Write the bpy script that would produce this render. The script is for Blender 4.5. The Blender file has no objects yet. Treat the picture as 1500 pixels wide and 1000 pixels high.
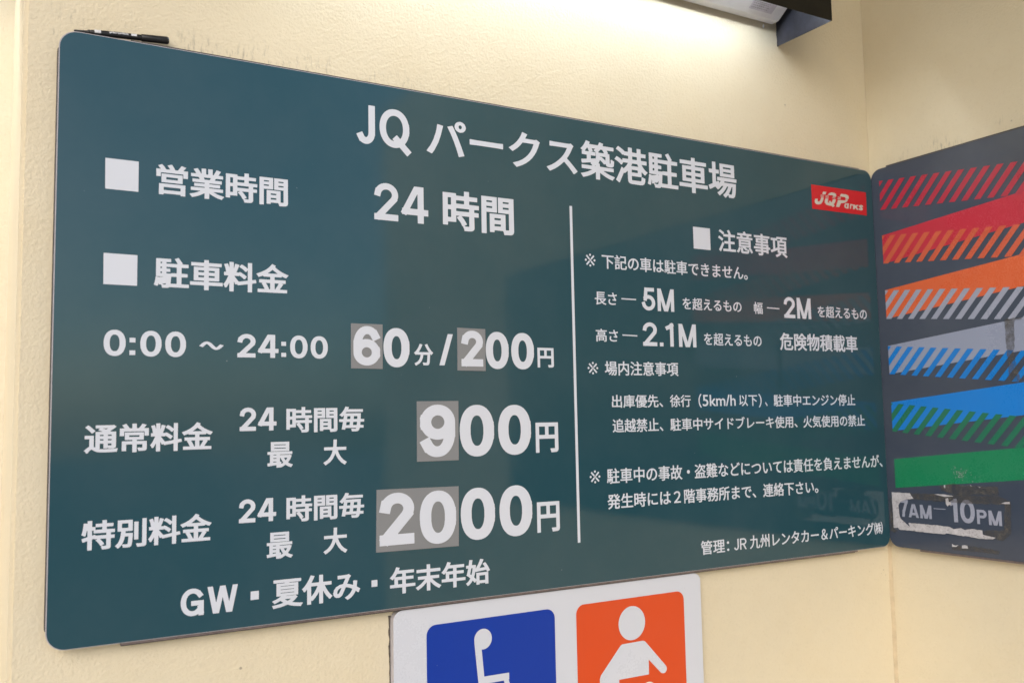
import bpy, bmesh, math, random
import numpy as np
from mathutils import Matrix, Vector, Euler
R = math.radians
random.seed(7)

# ------------------------------------------------------------------ camera
sc = bpy.context.scene
C = sc.collection
cd = bpy.data.cameras.new('camera'); cam = bpy.data.objects.new('camera', cd); C.objects.link(cam)
cam.location = (-1.88931, -1.48424, 1.60810)
cam.rotation_mode = 'XYZ'
cam.rotation_euler = (1.656771, 0.019143, -0.526272)
cd.sensor_width = 36.0; cd.lens = 32.780; cd.clip_start = 0.02; cd.clip_end = 500
cd.dof.use_dof = True; cd.dof.focus_distance = 1.72; cd.dof.aperture_fstop = 5.6
sc.camera = cam

# ------------------------------------------------------------------ sky, sun, exposure
SUN_EL, SUN_AZ = R(30), R(222)           # azimuth measured clockwise from +Y
w = bpy.data.worlds.new("World"); sc.world = w; w.use_nodes = True
nt = w.node_tree; nt.nodes.clear()
sky = nt.nodes.new('ShaderNodeTexSky'); sky.sky_type = 'NISHITA'; sky.sun_disc = False
sky.sun_elevation = SUN_EL; sky.sun_rotation = SUN_AZ; sky.air_density = 1.0; sky.dust_density = 2.0; sky.ozone_density = 1.0
bg = nt.nodes.new('ShaderNodeBackground'); bg.inputs[1].default_value = 0.15
wo = nt.nodes.new('ShaderNodeOutputWorld')
nt.links.new(sky.outputs[0], bg.inputs[0]); nt.links.new(bg.outputs[0], wo.inputs[0])
sd = bpy.data.lights.new('sun', 'SUN'); sun = bpy.data.objects.new('sun', sd); C.objects.link(sun)
sd.energy = 0.68; sd.angle = R(40); sd.color = (1.0, 0.98, 0.96)
sv = Vector((math.sin(SUN_AZ)*math.cos(SUN_EL), math.cos(SUN_AZ)*math.cos(SUN_EL), math.sin(SUN_EL)))
sun.rotation_euler = sv.to_track_quat('Z', 'Y').to_euler()
sc.view_settings.view_transform = 'Standard'; sc.view_settings.look = 'None'
sc.view_settings.exposure = 0.36; sc.view_settings.gamma = 1.0
TUBE_STRENGTH = 27.0

# ------------------------------------------------------------------ materials
def s2l(c): return tuple((v/12.92 if v <= .04045 else ((v+.055)/1.055)**2.4) for v in [x/255 for x in c])
class N:
    def __init__(s, name):
        s.m = bpy.data.materials.new(name); s.m.use_nodes = True; s.t = s.m.node_tree
        s.b = s.t.nodes['Principled BSDF']
        s.tc = s.t.nodes.new('ShaderNodeTexCoord')
    def n(s, typ, **kw):
        x = s.t.nodes.new(typ)
        for k, v in kw.items():
            if k.startswith('i_'):
                x.inputs[k[2:].replace('_', ' ')].default_value = v
            else: setattr(x, k, v)
        return x
    def l(s, a, b): s.t.links.new(a, b)
    def noise(s, scale, detail=3, rough=.5, vec=None, stretch=None):
        x = s.n('ShaderNodeTexNoise'); x.inputs['Scale'].default_value = scale; x.inputs['Detail'].default_value = detail
        x.inputs['Roughness'].default_value = rough
        v = vec or s.tc.outputs['Object']
        if stretch:
            mp = s.n('ShaderNodeMapping'); mp.inputs['Scale'].default_value = stretch; s.l(v, mp.inputs[0]); v = mp.outputs[0]
        s.l(v, x.inputs['Vector']); return x.outputs[0]
    def ramp(s, fac, a, b, ca=(0,0,0,1), cb=(1,1,1,1)):
        r = s.n('ShaderNodeValToRGB'); r.color_ramp.elements[0].position = a; r.color_ramp.elements[1].position = b
        r.color_ramp.elements[0].color = ca; r.color_ramp.elements[1].color = cb; s.l(fac, r.inputs[0]); return r.outputs[0]
    def maprange(s, v, a, b, c=0., d=1.):
        m = s.n('ShaderNodeMapRange'); s.l(v, m.inputs[0])
        for i, q in enumerate((a, b, c, d)): m.inputs[i+1].default_value = q
        return m.outputs[0]
    def math(s, op, a, b):
        m = s.n('ShaderNodeMath', operation=op)
        for i, q in enumerate((a, b)):
            if isinstance(q, (int, float)): m.inputs[i].default_value = q
            else: s.l(q, m.inputs[i])
        return m.outputs[0]
    def mix(s, fac, a, b):
        m = s.n('ShaderNodeMix', data_type='RGBA')
        if isinstance(fac, (int, float)): m.inputs[0].default_value = fac
        else: s.l(fac, m.inputs[0])
        for i, q in ((6, a), (7, b)):
            if isinstance(q, tuple): m.inputs[i].default_value = (*q[:3], 1)
            else: s.l(q, m.inputs[i])
        return m.outputs[2]
    def bump(s, h, strength, dist):
        b = s.n('ShaderNodeBump'); b.inputs['Strength'].default_value = strength; b.inputs['Distance'].default_value = dist
        s.l(h, b.inputs['Height']); s.l(b.outputs[0], s.b.inputs['Normal']); return b

def stucco(name, base, axis, edge_z, span, amount=1.0):
    """cream sprayed stucco; axis = the coordinate that runs along the wall ('X' or 'Y')"""
    k = N(name)
    sep = k.n('ShaderNodeSeparateXYZ'); k.l(k.tc.outputs['Object'], sep.inputs[0])
    along, z = sep.outputs[axis], sep.outputs['Z']
    h1 = k.noise(210, 2, .5); h2 = k.noise(560, 2, .5); h3 = k.noise(26, 3, .5)
    hh = k.math('ADD', k.math('MULTIPLY', k.ramp(h1, .32, .68), .7), k.math('ADD', k.math('MULTIPLY', h2, .3), k.math('MULTIPLY', h3, .35)))
    k.bump(hh, .6, .0010)
    tone = k.noise(2.2, 4, .6); tone2 = k.noise(9, 4, .6)
    c = k.mix(k.ramp(tone, .3, .7), tuple(v*.95 for v in base), tuple(min(1, v*1.04) for v in base))
    c = k.mix(k.math('MULTIPLY', k.ramp(tone2, .45, .8), .22), c, (base[0]*.92, base[1]*.86, base[2]*.74))
    # darker brown tone in the low spots of the grain
    c = k.mix(k.math('MULTIPLY', k.ramp(h1, .22, .42, (1,1,1,1), (0,0,0,1)), .12), c, (base[0]*.62, base[1]*.56, base[2]*.5))
    # black rub marks and short drips that gather just above the board's top edge
    st = k.noise(1, 5, .7, stretch=(190, 190, 45))
    patch = k.noise(16, 2, .5)
    m = k.math('MULTIPLY', k.ramp(st, .52, .66), k.ramp(patch, .48, .60))
    m = k.math('MULTIPLY', m, k.maprange(z, edge_z, edge_z+.05, 1, 0))
    m = k.math('MULTIPLY', m, k.maprange(z, edge_z-.012, edge_z-.008, 0, 1))
    m = k.math('MULTIPLY', m, k.maprange(along, span[0], span[1], .15, 1))
    c = k.mix(k.math('MULTIPLY', m, .55*amount), c, (.10, .095, .08))
    # small black mould dots close under the boards beside the inner corner
    vd = k.n('ShaderNodeTexVoronoi'); vd.inputs['Scale'].default_value = 120; k.l(k.tc.outputs['Object'], vd.inputs['Vector'])
    dm = k.math('MULTIPLY', k.maprange(vd.outputs['Distance'], .16, .24, 1, 0), k.ramp(k.noise(14, 3), .50, .60))
    dm = k.math('MULTIPLY', dm, k.math('MULTIPLY', k.maprange(along, -.16, -.12, 0, 1), k.maprange(z, 1.20, 1.24, 0, 1)))
    dm = k.math('MULTIPLY', dm, k.maprange(z, 1.275, 1.285, 1, 0))
    c = k.mix(k.math('MULTIPLY', dm, .7 if axis == 'X' else 0.), c, (.12, .10, .08))
    # pin holes and flecks
    vo = k.n('ShaderNodeTexVoronoi'); vo.inputs['Scale'].default_value = 16; k.l(k.tc.outputs['Object'], vo.inputs['Vector'])
    f = k.math('MULTIPLY', k.maprange(vo.outputs['Distance'], .022, .045, 1, 0), k.ramp(k.noise(5, 2), .55, .62))
    c = k.mix(k.math('MULTIPLY', f, .75), c, (.16, .14, .11))
    k.l(c, k.b.inputs['Base Color']); k.b.inputs['Roughness'].default_value = .62
    k.b.inputs['Specular IOR Level'].default_value = .35
    return k.m

def paint(name, base, rough=.3, spec=.5, dust=.08, wave=0., rvar=1.0):
    k = N(name); base = tuple(base)
    d = k.noise(3, 5, .65); fine = k.noise(260, 2, .6)
    c = k.mix(k.math('MULTIPLY', k.ramp(d, .4, .8), dust), base, (.45, .44, .42))
    # fine scratches and dust specks
    vo = k.n('ShaderNodeTexVoronoi'); vo.inputs['Scale'].default_value = 34; k.l(k.tc.outputs['Object'], vo.inputs['Vector'])
    f = k.math('MULTIPLY', k.maprange(vo.outputs['Distance'], .02, .04, 1, 0), k.ramp(k.noise(8, 2), .55, .62))
    c = k.mix(k.math('MULTIPLY', f, .35), c, (.5, .5, .5) if sum(base) < 1.0 else (.2, .2, .2))
    k.l(c, k.b.inputs['Base Color'])
    r = k.math('ADD', rough, k.math('MULTIPLY', k.ramp(d, .35, .75), .05*rvar))
    r = k.math('ADD', r, k.math('MULTIPLY', fine, .03*rvar)); k.l(r, k.b.inputs['Roughness'])
    k.b.inputs['Specular IOR Level'].default_value = spec
    if wave: k.bump(k.noise(4, 1, .4), .25, wave)
    return k.m

def plain(name, base, rough=.5, metal=0., spec=.5, var=.12, scale=60):
    k = N(name); d = k.noise(scale, 4, .6)
    k.l(k.mix(k.ramp(d, .3, .7), tuple(v*(1-var) for v in base), tuple(min(1, v*(1+var)) for v in base)), k.b.inputs['Base Color'])
    k.b.inputs['Roughness'].default_value = rough; k.b.inputs['Metallic'].default_value = metal
    k.b.inputs['Specular IOR Level'].default_value = spec
    k.bump(d, .1, .0004); return k.m

M = {}
M['wallA'] = stucco('cream_stucco', (.715, .635, .47), 'X', 2.205, (-1.05, -1.4))
M['wallB'] = stucco('cream_stucco_side', (.695, .615, .45), 'Y', 2.205, (-.03, -.12), 1.2)
M['wallR'] = stucco('cream_stucco_recess', (.74, .67, .53), 'X', 9, (9, 10))
M['teal'] = paint('teal_board_face', (.0145, .062, .084), .05, .6, .04, .0020, .5)
M['navy'] = paint('slate_board_face', (.044, .058, .090), .12, .5, .07, .0010)
M['edge'] = plain('board_edge_grey', (.44, .42, .45), .35, 0, .5)
M['rail'] = plain('mounting_rail_brown_grey', (.19, .15, .145), .5, .2, .5, .25, 120)
M['darkrail'] = plain('mounting_rail_dark', (.05, .045, .045), .5, .1, .5, .25, 120)
M['vinyl'] = paint('pale_grey_vinyl', (.63, .665, .75), .32, .45, .10)
M['greytape'] = paint('grey_cover_tape', (.215, .222, .235), .38, .4, .08)
M['red'] = paint('logo_red', (.60, .012, .018), .18, .5, .02)
M['logo'] = paint('logo_cream', (.60, .58, .52), .3, .4, .04)
M['signwhite'] = paint('sign_white', (.61, .64, .72), .25, .5, .06)
M['blue'] = paint('sign_blue', (.001, .036, .34), .28, .35, .0)
M['orange'] = paint('sign_orange', (.66, .065, .008), .28, .45, .03)
for nm, c in dict(red=(.50,.022,.045), orange=(.64,.115,.035), grey=(.27,.30,.40), blue=(.004,.19,.62), green=(.006,.20,.085)).items():
    M['s_'+nm] = paint('stripe_'+nm, c, .24, .45, .05)
M['h_red'] = paint('hatch_red', (.43,.022,.05), .24, .45, .05)
M['h_orange'] = paint('hatch_orange', (.56,.10,.045), .24, .45, .05)
M['h_grey'] = paint('hatch_grey', (.31,.33,.42), .24, .45, .05)
M['h_blue'] = paint('hatch_blue', (.004,.18,.57), .24, .45, .05)
M['h_green'] = paint('hatch_green', (.012,.155,.085), .24, .45, .05)
M['black'] = plain('black_plastic', (.012, .012, .013), .32, 0, .5, .1)
M['penprint'] = plain('pen_print_white', (.62, .63, .66), .4)
M['casing'] = plain('black_painted_steel', (.010, .009, .006), .5, .0, .25, .3, 25)
M['casing_in'] = plain('dark_steel_inner', (.035, .037, .05), .33, .0, .5, .35, 40)
M['lampwhite'] = plain('white_enamel', (.86, .86, .90), .35, 0, .5, .03)
M['ground'] = plain('concrete_paving', (.34, .34, .33), .9, 0, .3, .3, 30)
M['slab'] = plain('painted_concrete', (.55, .53, .48), .8, 0, .3, .1, 8)
M['seal'] = plain('brown_sealant', (.54, .44, .29), .55, 0, .4, .12, 40)
# torn paper
k = N('torn_white_paper'); d = k.noise(55, 6, .75); d2 = k.noise(260, 4, .7)
c = k.mix(k.ramp(d, .35, .62), (.56, .55, .58), (.40, .39, .42)); c = k.mix(k.math('MULTIPLY', k.ramp(d2, .56, .66), .7), c, (.07, .065, .06))
k.l(c, k.b.inputs['Base Color']); k.b.inputs['Roughness'].default_value = .85; k.bump(d2, .4, .0006); M['paper'] = k.m
# old adhesive: patchy brown film, partly see-through
k = N('adhesive_grime'); d = k.noise(60, 6, .75); d2 = k.noise(300, 4, .7)
c = k.mix(k.ramp(d, .35, .65), (.060, .055, .052), (.125, .115, .10)); c = k.mix(k.math('MULTIPLY', k.ramp(d2, .62, .72), .8), c, (.42, .40, .38))
k.l(c, k.b.inputs['Base Color']); k.b.inputs['Roughness'].default_value = .6
k.l(k.maprange(d, .30, .66, .12, .72), k.b.inputs['Alpha']); M['grime'] = k.m
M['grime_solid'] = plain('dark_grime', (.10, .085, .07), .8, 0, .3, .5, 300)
# lit tube
k = N('lit_fluorescent_tube'); k.b.inputs['Base Color'].default_value = (.9, .9, .9, 1)
k.b.inputs['Emission Color'].default_value = (.86, .93, 1.0, 1); k.b.inputs['Emission Strength'].default_value = TUBE_STRENGTH; M['tube'] = k.m

# ------------------------------------------------------------------ object helpers
def thing(name, label, cat, loc=(0,0,0), group=None):
    o = bpy.data.objects.new(name, None); o.empty_display_size = .05; C.objects.link(o); o.location = loc
    o['label'] = label; o['category'] = cat
    if group: o['group'] = group
    return o
def obj(name, me, mats, parent=None, label=None, cat=None, kind=None):
    if isinstance(me, bmesh.types.BMesh):
        b = me; me = bpy.data.meshes.new(name); b.normal_update(); b.to_mesh(me); b.free()
    if not isinstance(mats, (list, tuple)): mats = [mats]
    for m in mats: me.materials.append(m)
    o = bpy.data.objects.new(name, me); C.objects.link(o)
    if parent is not None:
        o.parent = parent
        o.matrix_parent_inverse = Matrix.Translation(-parent.location)
    if label: o['label'] = label
    if cat: o['category'] = cat
    if kind: o['kind'] = kind
    return o
def box(bm, x0, x1, y0, y1, z0, z1, bevel=0.):
    r = bmesh.ops.create_cube(bm, size=1)['verts']
    for v in r: v.co = Vector((x0+(v.co.x+.5)*(x1-x0), y0+(v.co.y+.5)*(y1-y0), z0+(v.co.z+.5)*(z1-z0)))
    if bevel:
        es = list({e for v in r for e in v.link_edges})
        bmesh.ops.bevel(bm, geom=es, offset=bevel, segments=2, affect='EDGES', profile=.6)
    return r
def bxm(*a, **k):
    b = bmesh.new(); box(b, *a, **k); return b
def rrect(x0, z0, x1, z1, r, n=10):
    pts = []
    for cx, cz, a0 in ((x1-r, z1-r, 0), (x0+r, z1-r, 90), (x0+r, z0+r, 180), (x1-r, z0+r, 270)):
        for i in range(n+1):
            a = R(a0+90*i/n); pts.append((cx+r*math.cos(a), cz+r*math.sin(a)))
    return pts
# A flat print lives in a board plane.  plane 'A': (u,z)->(u, -d, z); plane 'B': (u,z)->(-d, u, z)
def PA(u, z, d=0.): return Vector((u, -d, z))
def PB(u, z, d=0.): return Vector((-d, u, z))
def prism(bm, pts, P, d0, d1, mat_side=0):
    """closed outline extruded from depth d0 (back) to d1 (front, towards the viewer)"""
    f = [bm.verts.new(P(u, z, d1)) for u, z in pts]; b = [bm.verts.new(P(u, z, d0)) for u, z in pts]
    ff = bm.faces.new(f); n = len(pts)
    ff.normal_update()
    want = P(0, 0, 1) - P(0, 0, 0)
    if ff.normal.dot(want) < 0: ff.normal_flip()
    for i in range(n):
        q = bm.faces.new([f[i], f[(i+1) % n], b[(i+1) % n], b[i]]); q.material_index = mat_side
    bb = bm.faces.new(b[::-1]); bb.material_index = mat_side
    return ff
def flat(bm, pts, P, d):
    vs = [bm.verts.new(P(u, z, d)) for u, z in pts]
    f = bm.faces.new(vs); f.normal_update()
    if f.normal.dot(P(0,0,1)-P(0,0,0)) < 0: f.normal_flip()
    return f

# ------------------------------------------------------------------ lettering engine
# glyph outlines come from Blender's built-in font (kanji, kana) or from the pen strokes below
# (Latin capitals and digits); both are thickened into a bold gothic through a distance field.
_cache = {}
def builtin_outline(ch):
    cu = bpy.data.curves.new('glyph', 'FONT'); cu.body = ch; cu.fill_mode = 'NONE'; cu.resolution_u = 4
    o = bpy.data.objects.new('glyph', cu); C.objects.link(o)
    dg = bpy.context.evaluated_depsgraph_get(); dg.update()
    me = bpy.data.meshes.new_from_object(o.evaluated_get(dg))
    co = np.array([v.co[:2] for v in me.vertices]) if len(me.vertices) else np.zeros((0, 2))
    nb = {}
    for e in me.edges:
        a, b = e.vertices; nb.setdefault(a, []).append(b); nb.setdefault(b, []).append(a)
    seen = set(); loops = []
    for s in nb:
        if s in seen: continue
        L = [s]; seen.add(s); cur = s
        while True:
            nx = [q for q in nb[cur] if q not in seen]
            if not nx: break
            # outlines are written in vertex order, so prefer the following vertex to keep the winding
            cur = min(nx) if len(L) == 1 else nx[0]; seen.add(cur); L.append(cur)
        if len(L) > 2: loops.append(co[L])
    bpy.data.objects.remove(o); bpy.data.curves.remove(cu); bpy.data.meshes.remove(me)
    return loops

def ell(cx, cy, rx, ry, a0, a1, n=26, p=2.0):
    out = []
    for i in range(n+1):
        a = R(a0+(a1-a0)*i/n); c, s = math.cos(a), math.sin(a)
        out.append((cx+rx*math.copysign(abs(c)**(2/p), c), cy+ry*math.copysign(abs(s)**(2/p), s)))
    return out
def strokes(ch, w):
    """list of pen paths (cap height 1) and the advance width"""
    h = w/2
    if ch == '0': return [ell(.33, .5, .33-h, .5-h, 0, 360, 48, 2.25)], .66
    if ch == '1': return [[(.34-h, h), (.34-h, 1-h)], [(.34-h, 1-h*1.05), (.27-h, .86), (h*.7, .80)]], .34
    if ch == '2': return [ell(.33, .69, .32-h, .31-h, 172, -38, 26) + [(h+.03, h*1.25)], [(h, h), (.65-h, h)]], .65
    if ch == '4': return [[(.53-h*.9, 1.06), (h*.75, .30)], [(h*.6+.02, .30), (.72-h, .30)], [(.54-h*.4, h), (.54-h*.4, 1-h)]], .70
    if ch == '5': return [[(.14+h, 1-h), (.60-h, 1-h)], [(.13+h*.8, 1-h), (.07+h, .50)], ell(.31, .34, .33-h, .34-h, 128, -168, 26)], .64
    if ch == '6': return [ell(.33, .335, .33-h, .335-h, 0, 360, 44), ell(.345, .5, .345-h, .5-h, 182, 38, 30, 2.15)], .66
    if ch == '9': return [[(.66-x, 1-y) for x, y in p] for p in strokes('6', w)[0]], .66
    if ch == '7': return [[(h, 1-h), (.60-h, 1-h)], [(.60-h, 1-h), (.40, .62), (.28, .3), (.21+h*.3, -.05)]], .60
    if ch == ':': return [[(h, .14), (h+.002, .14)], [(h, .62), (h+.002, .62)]], w
    if ch == '.': return [[(h, h), (h+.002, h)]], w
    if ch == '/': return [[(h*.9-.02, -.06), (.44-h*.9, 1.06)]], .42
    if ch == '~': return [[(h*.6+.8*t, .32+.22*math.sin(t*2*math.pi)*1.0) for t in [i/24 for i in range(25)]]], .8
    if ch == 'J': return [[(.50-h, 1-h), (.50-h, .32)] + ell(.26, .30, .24-h, .30-h, 0, -150, 16)], .50
    if ch == 'Q': return [ell(.40, .5, .40-h, .5-h, 0, 360, 48, 2.1), [(.46, .22), (.74, -.06)]], .80
    if ch == 'G': return [ell(.40, .5, .40-h, .5-h, 38, 328, 40, 2.1) + [(.78-h, .14)], [(.44, .46), (.78-h, .46)], [(.78-h, .46), (.78-h, h)]], .78
    if ch == 'W': return [[(h-.01, 1.06), (.30, -.06)], [(.30, -.06), (.54, 1.06)], [(.52, 1.06), (.76, -.06)], [(.76, -.06), (1.07-h, 1.06)]], 1.06
    if ch == 'M': return [[(h, h), (h, 1-h)], [(.84-h, h), (.84-h, 1-h)], [(h*.9, 1.05), (.42, -.05)], [(.42, -.05), (.84-h*.9, 1.05)]], .84
    if ch == 'A': return [[(h*.75, -.06), (.36, 1.06)], [(.38, 1.06), (.74-h*.75, -.06)], [(.18, .27), (.56, .27)]], .74
    if ch == 'P': return [[(h, h), (h, 1-h)], [(h, 1-h), (.36, 1-h)] + ell(.38, .71, .27-h, .29-h, 90, -90, 16)[0:] + [(h, .42+h)]], .65
    if ch == 'R': return strokes('P', w)[0] + [[(.34, .48), (.68-h, -.06)]], .68
    if ch == 'a': return [ell(.33, .48, .33-h, .48-h, 0, 360, 36, 2.3), [(.66-h, h), (.66-h, 1-h)]], .66
    if ch == 'r': return [[(h, h), (h, 1-h)], ell(.38, .55, .38-h, .45-h, 180, 60, 16)], .60
    if ch == 'K': return [[(h, h), (h, 1-h)], [(h, .36), (.74-h, 1.06)], [(.30, .62), (.78-h, -.06)]], .74
    if ch == 's': return [ell(.32, .74, .30-h, .26-h, 20, 250, 20) + [(.36, .49)] + ell(.32, .26, .31-h, .26-h, 70, -160, 20)], .64
    raise KeyError(ch)

def contour(F, x0, y0, st):
    """marching squares around F<0; returns closed loops"""
    ny, nx = F.shape; S = F < 0
    cell = S[:-1, :-1]*1 + S[:-1, 1:]*2 + S[1:, 1:]*4 + S[1:, :-1]*8
    seg = {}
    T = {1: [(3,0)], 2: [(0,1)], 3: [(3,1)], 4: [(1,2)], 6: [(0,2)], 7: [(3,2)], 8: [(2,3)], 9: [(2,0)], 11: [(2,1)], 12: [(1,3)], 13: [(1,0)], 14: [(0,3)], 5: [(3,0),(1,2)], 10: [(0,1),(2,3)]}
    pts = {}
    def ep(j, i, e):
        if e == 0: key = (0, j, i); a, b = F[j, i], F[j, i+1]; p = (i+a/(a-b), j)
        elif e == 2: key = (0, j+1, i); a, b = F[j+1, i], F[j+1, i+1]; p = (i+a/(a-b), j+1)
        elif e == 3: key = (1, j, i); a, b = F[j, i], F[j+1, i]; p = (i, j+a/(a-b))
        else: key = (1, j, i+1); a, b = F[j, i+1], F[j+1, i+1]; p = (i+1, j+a/(a-b))
        pts[key] = (x0+p[0]*st, y0+p[1]*st); return key
    for j, i in zip(*np.nonzero((cell > 0) & (cell < 15))):
        for a, b in T[int(cell[j, i])]: seg[ep(j, i, a)] = ep(j, i, b)
    loops = []
    while seg:
        s, nx_ = seg.popitem(); L = [s]; cur = nx_
        while cur != s and cur in seg: L.append(cur); cur = seg.pop(cur)
        P = np.array([pts[q] for q in L])
        if len(P) > 3: loops.append(P)
    return loops
def simplify(P, tol):
    n = len(P); keep = np.zeros(n, bool); far = int(((P-P[0])**2).sum(1).argmax()); keep[0] = keep[far] = True
    Q = np.vstack([P, P[:1]]); st = [(0, far), (far, n)]
    while st:
        a, b = st.pop()
        if b-a < 2: continue
        d = Q[b]-Q[a]; L = math.hypot(*d) or 1e-9; q = Q[a+1:b]-Q[a]
        t = np.abs(q[:, 0]*d[1]-q[:, 1]*d[0])/L; i = int(t.argmax())
        if t[i] > tol: m = a+1+i; keep[m] = True; st += [(a, m), (m, b)]
    return P[keep]
def segdist(GX, GY, A, B, D, near=None):
    """mitred (box) distance to each segment, running minimum into D"""
    for (ax, ay), (bx, by) in zip(A, B):
        dx, dy = bx-ax, by-ay; L = math.hypot(dx, dy)
        if L < 1e-6: continue
        ux, uy = dx/L, dy/L; qx, qy = GX-(ax+bx)/2, GY-(ay+by)/2
        al = np.abs(qx*ux+qy*uy)-L/2; pe = np.abs(qx*uy-qy*ux)
        np.minimum(D, np.maximum(pe, al), out=D)
def glyph(ch, kind, w):
    """simplified closed loops of one thickened glyph, advance, ink box"""
    key = (ch, kind, w)
    if key in _cache: return _cache[key]
    if kind == 's':
        paths, adv = strokes(ch, w); h = w/2
        pts = np.array([p for q in paths for p in q]); st = .0105
        lo = pts.min(0)-h-.05; hi = pts.max(0)+h+.05
        gx = np.arange(lo[0], hi[0], st); gy = np.arange(lo[1], hi[1], st); GX, GY = np.meshgrid(gx, gy)
        D = np.full(GX.shape, 9.)
        for p in paths:
            p = np.array(p)
            # curves: shorten the box overshoot by treating joints as round unless they are true ends
            segdist(GX, GY, p[:1], p[1:2], D); segdist(GX, GY, p[-2:-1], p[-1:], D)
            for (ax, ay), (bx, by) in zip(p[:-1], p[1:]):
                dx, dy = bx-ax, by-ay; L2 = dx*dx+dy*dy
                if L2 < 1e-9: continue
                t = np.clip(((GX-ax)*dx+(GY-ay)*dy)/L2, 0, 1)
                np.minimum(D, np.hypot(GX-ax-t*dx, GY-ay-t*dy), out=D)
        F = D-h; tol = .0022
        if ch in 'WMAKR/74': F = np.maximum(F, np.maximum(-GY, GY-1))
        if ch in 'WMK': F = np.maximum(F, np.maximum(-GX, GX-adv))
    else:
        loops = builtin_outline(ch); st = .0125; ay_ = .70       # horizontals end up lighter than uprights, as in a bold gothic
        loops = [q*np.array([1, 1/ay_]) for q in loops]
        if not loops: _cache[key] = ([], .5, None); return _cache[key]
        al = np.vstack(loops); lo = al.min(0)-w-.04; hi = al.max(0)+w+.04
        gx = np.arange(lo[0], hi[0], st); gy = np.arange(lo[1], hi[1], st); GX, GY = np.meshgrid(gx, gy)
        D = np.full(GX.shape, 9.); W = np.zeros(GX.shape, int)
        for P in loops:
            Q = np.roll(P, -1, 0); segdist(GX, GY, P, Q, D)
            for (ax, ay), (bx, by) in zip(P, Q):
                if ay == by: continue
                up = by > ay; y0, y1 = (ay, by) if up else (by, ay)
                rows = (gy >= y0) & (gy < y1)
                if not rows.any(): continue
                xi = ax+(gy[rows]-ay)/(by-ay)*(bx-ax)
                W[rows] += np.where(gx[None, :] > xi[:, None], 1 if up else -1, 0)
        F = np.where(W != 0, -D, D)-w; adv = None; tol = .0035
    F[0, :] = F[-1, :] = 1; F[:, 0] = F[:, -1] = 1
    F = np.where(F == 0, 1e-7, F)
    L = contour(F, gx[0], gy[0], st)
    if kind != 's': L = [P*np.array([1, ay_]) for P in L]
    L = [simplify(P, tol) for P in L]
    L = [P for P in L if len(P) >= 3 and abs(np.dot(P[:, 0], np.roll(P[:, 1], 1))-np.dot(P[:, 1], np.roll(P[:, 0], 1))) > 2e-4]
    a = np.vstack(L); _cache[key] = (L, adv, (a[:, 0].min(), a[:, 0].max(), a[:, 1].min(), a[:, 1].max()))
    return _cache[key]
_adv = {}
def advance(ch):
    if ch not in _adv:
        a = builtin_outline('車' if ch == ' ' else ch); x = builtin_outline(ch+'車'); ref = builtin_outline('車')
        n = len(ref); rx = np.vstack(ref)[:, 0].max(); _adv[ch] = np.vstack(x)[:, 0].max()-rx
    return _adv[ch]
def text_mesh(s, kind, L, Rr, top, ti, bot, bi, w, P, depth, shear=0.):
    """lay the string out and fit its ink box to the measured one"""
    x = 0; items = []
    for ch in s:
        k = 'k' if kind == 'k' else 's'
        g = glyph(ch, k, w)
        adv = advance(ch) if k == 'k' else g[1]+(.12 if ch in '.:' or True else 0)
        if k == 's' and ch in '.:': adv = g[1]+.15
        if '.1' in s and ch == '1': adv += .13
        items.append((ch, x, g)); x += adv
    x0 = items[0][1]+items[0][2][2][0]; x1 = items[-1][1]+items[-1][2][2][1]
    et = sum(items[i][2][2][3] for i in ti)/len(ti); eb = sum(items[i][2][2][2] for i in bi)/len(bi)
    if kind == 's' and 'Q' in s: eb = items[0][2][2][2]
    if s == '0:00' or s == '24:00': pass
    sx = (Rr-L)/(x1-x0); sz = (top-bot)/(et-eb)
    cu = bpy.data.curves.new('t', 'CURVE'); cu.dimensions = '2D'; cu.fill_mode = 'BOTH'
    for ch, ox, g in items:
        for lp in g[0]:
            sp = cu.splines.new('POLY'); sp.points.add(len(lp)-1)
            yy = (lp[:, 1]-eb)*sz; xx = (lp[:, 0]+ox-x0)*abs(sx)+shear*yy
            buf = np.zeros((len(lp), 4)); buf[:, 0] = xx; buf[:, 1] = yy; buf[:, 3] = 1
            sp.points.foreach_set('co', buf.ravel()); sp.use_cyclic_u = True
    o = bpy.data.objects.new('t', cu); C.objects.link(o)
    dg = bpy.context.evaluated_depsgraph_get(); dg.update()
    me = bpy.data.meshes.new_from_object(o.evaluated_get(dg)); bpy.data.objects.remove(o); bpy.data.curves.remove(cu)
    sgn = 1 if sx > 0 else -1
    for v in me.vertices: v.co = P(L+sgn*v.co.x, bot+v.co.y, depth)
    b = bmesh.new(); b.from_mesh(me); bpy.data.meshes.remove(me); b.normal_update()
    want = P(0,0,1)-P(0,0,0)
    for f in b.faces:
        if f.normal.dot(want) < 0: f.normal_flip()
    return b

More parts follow.
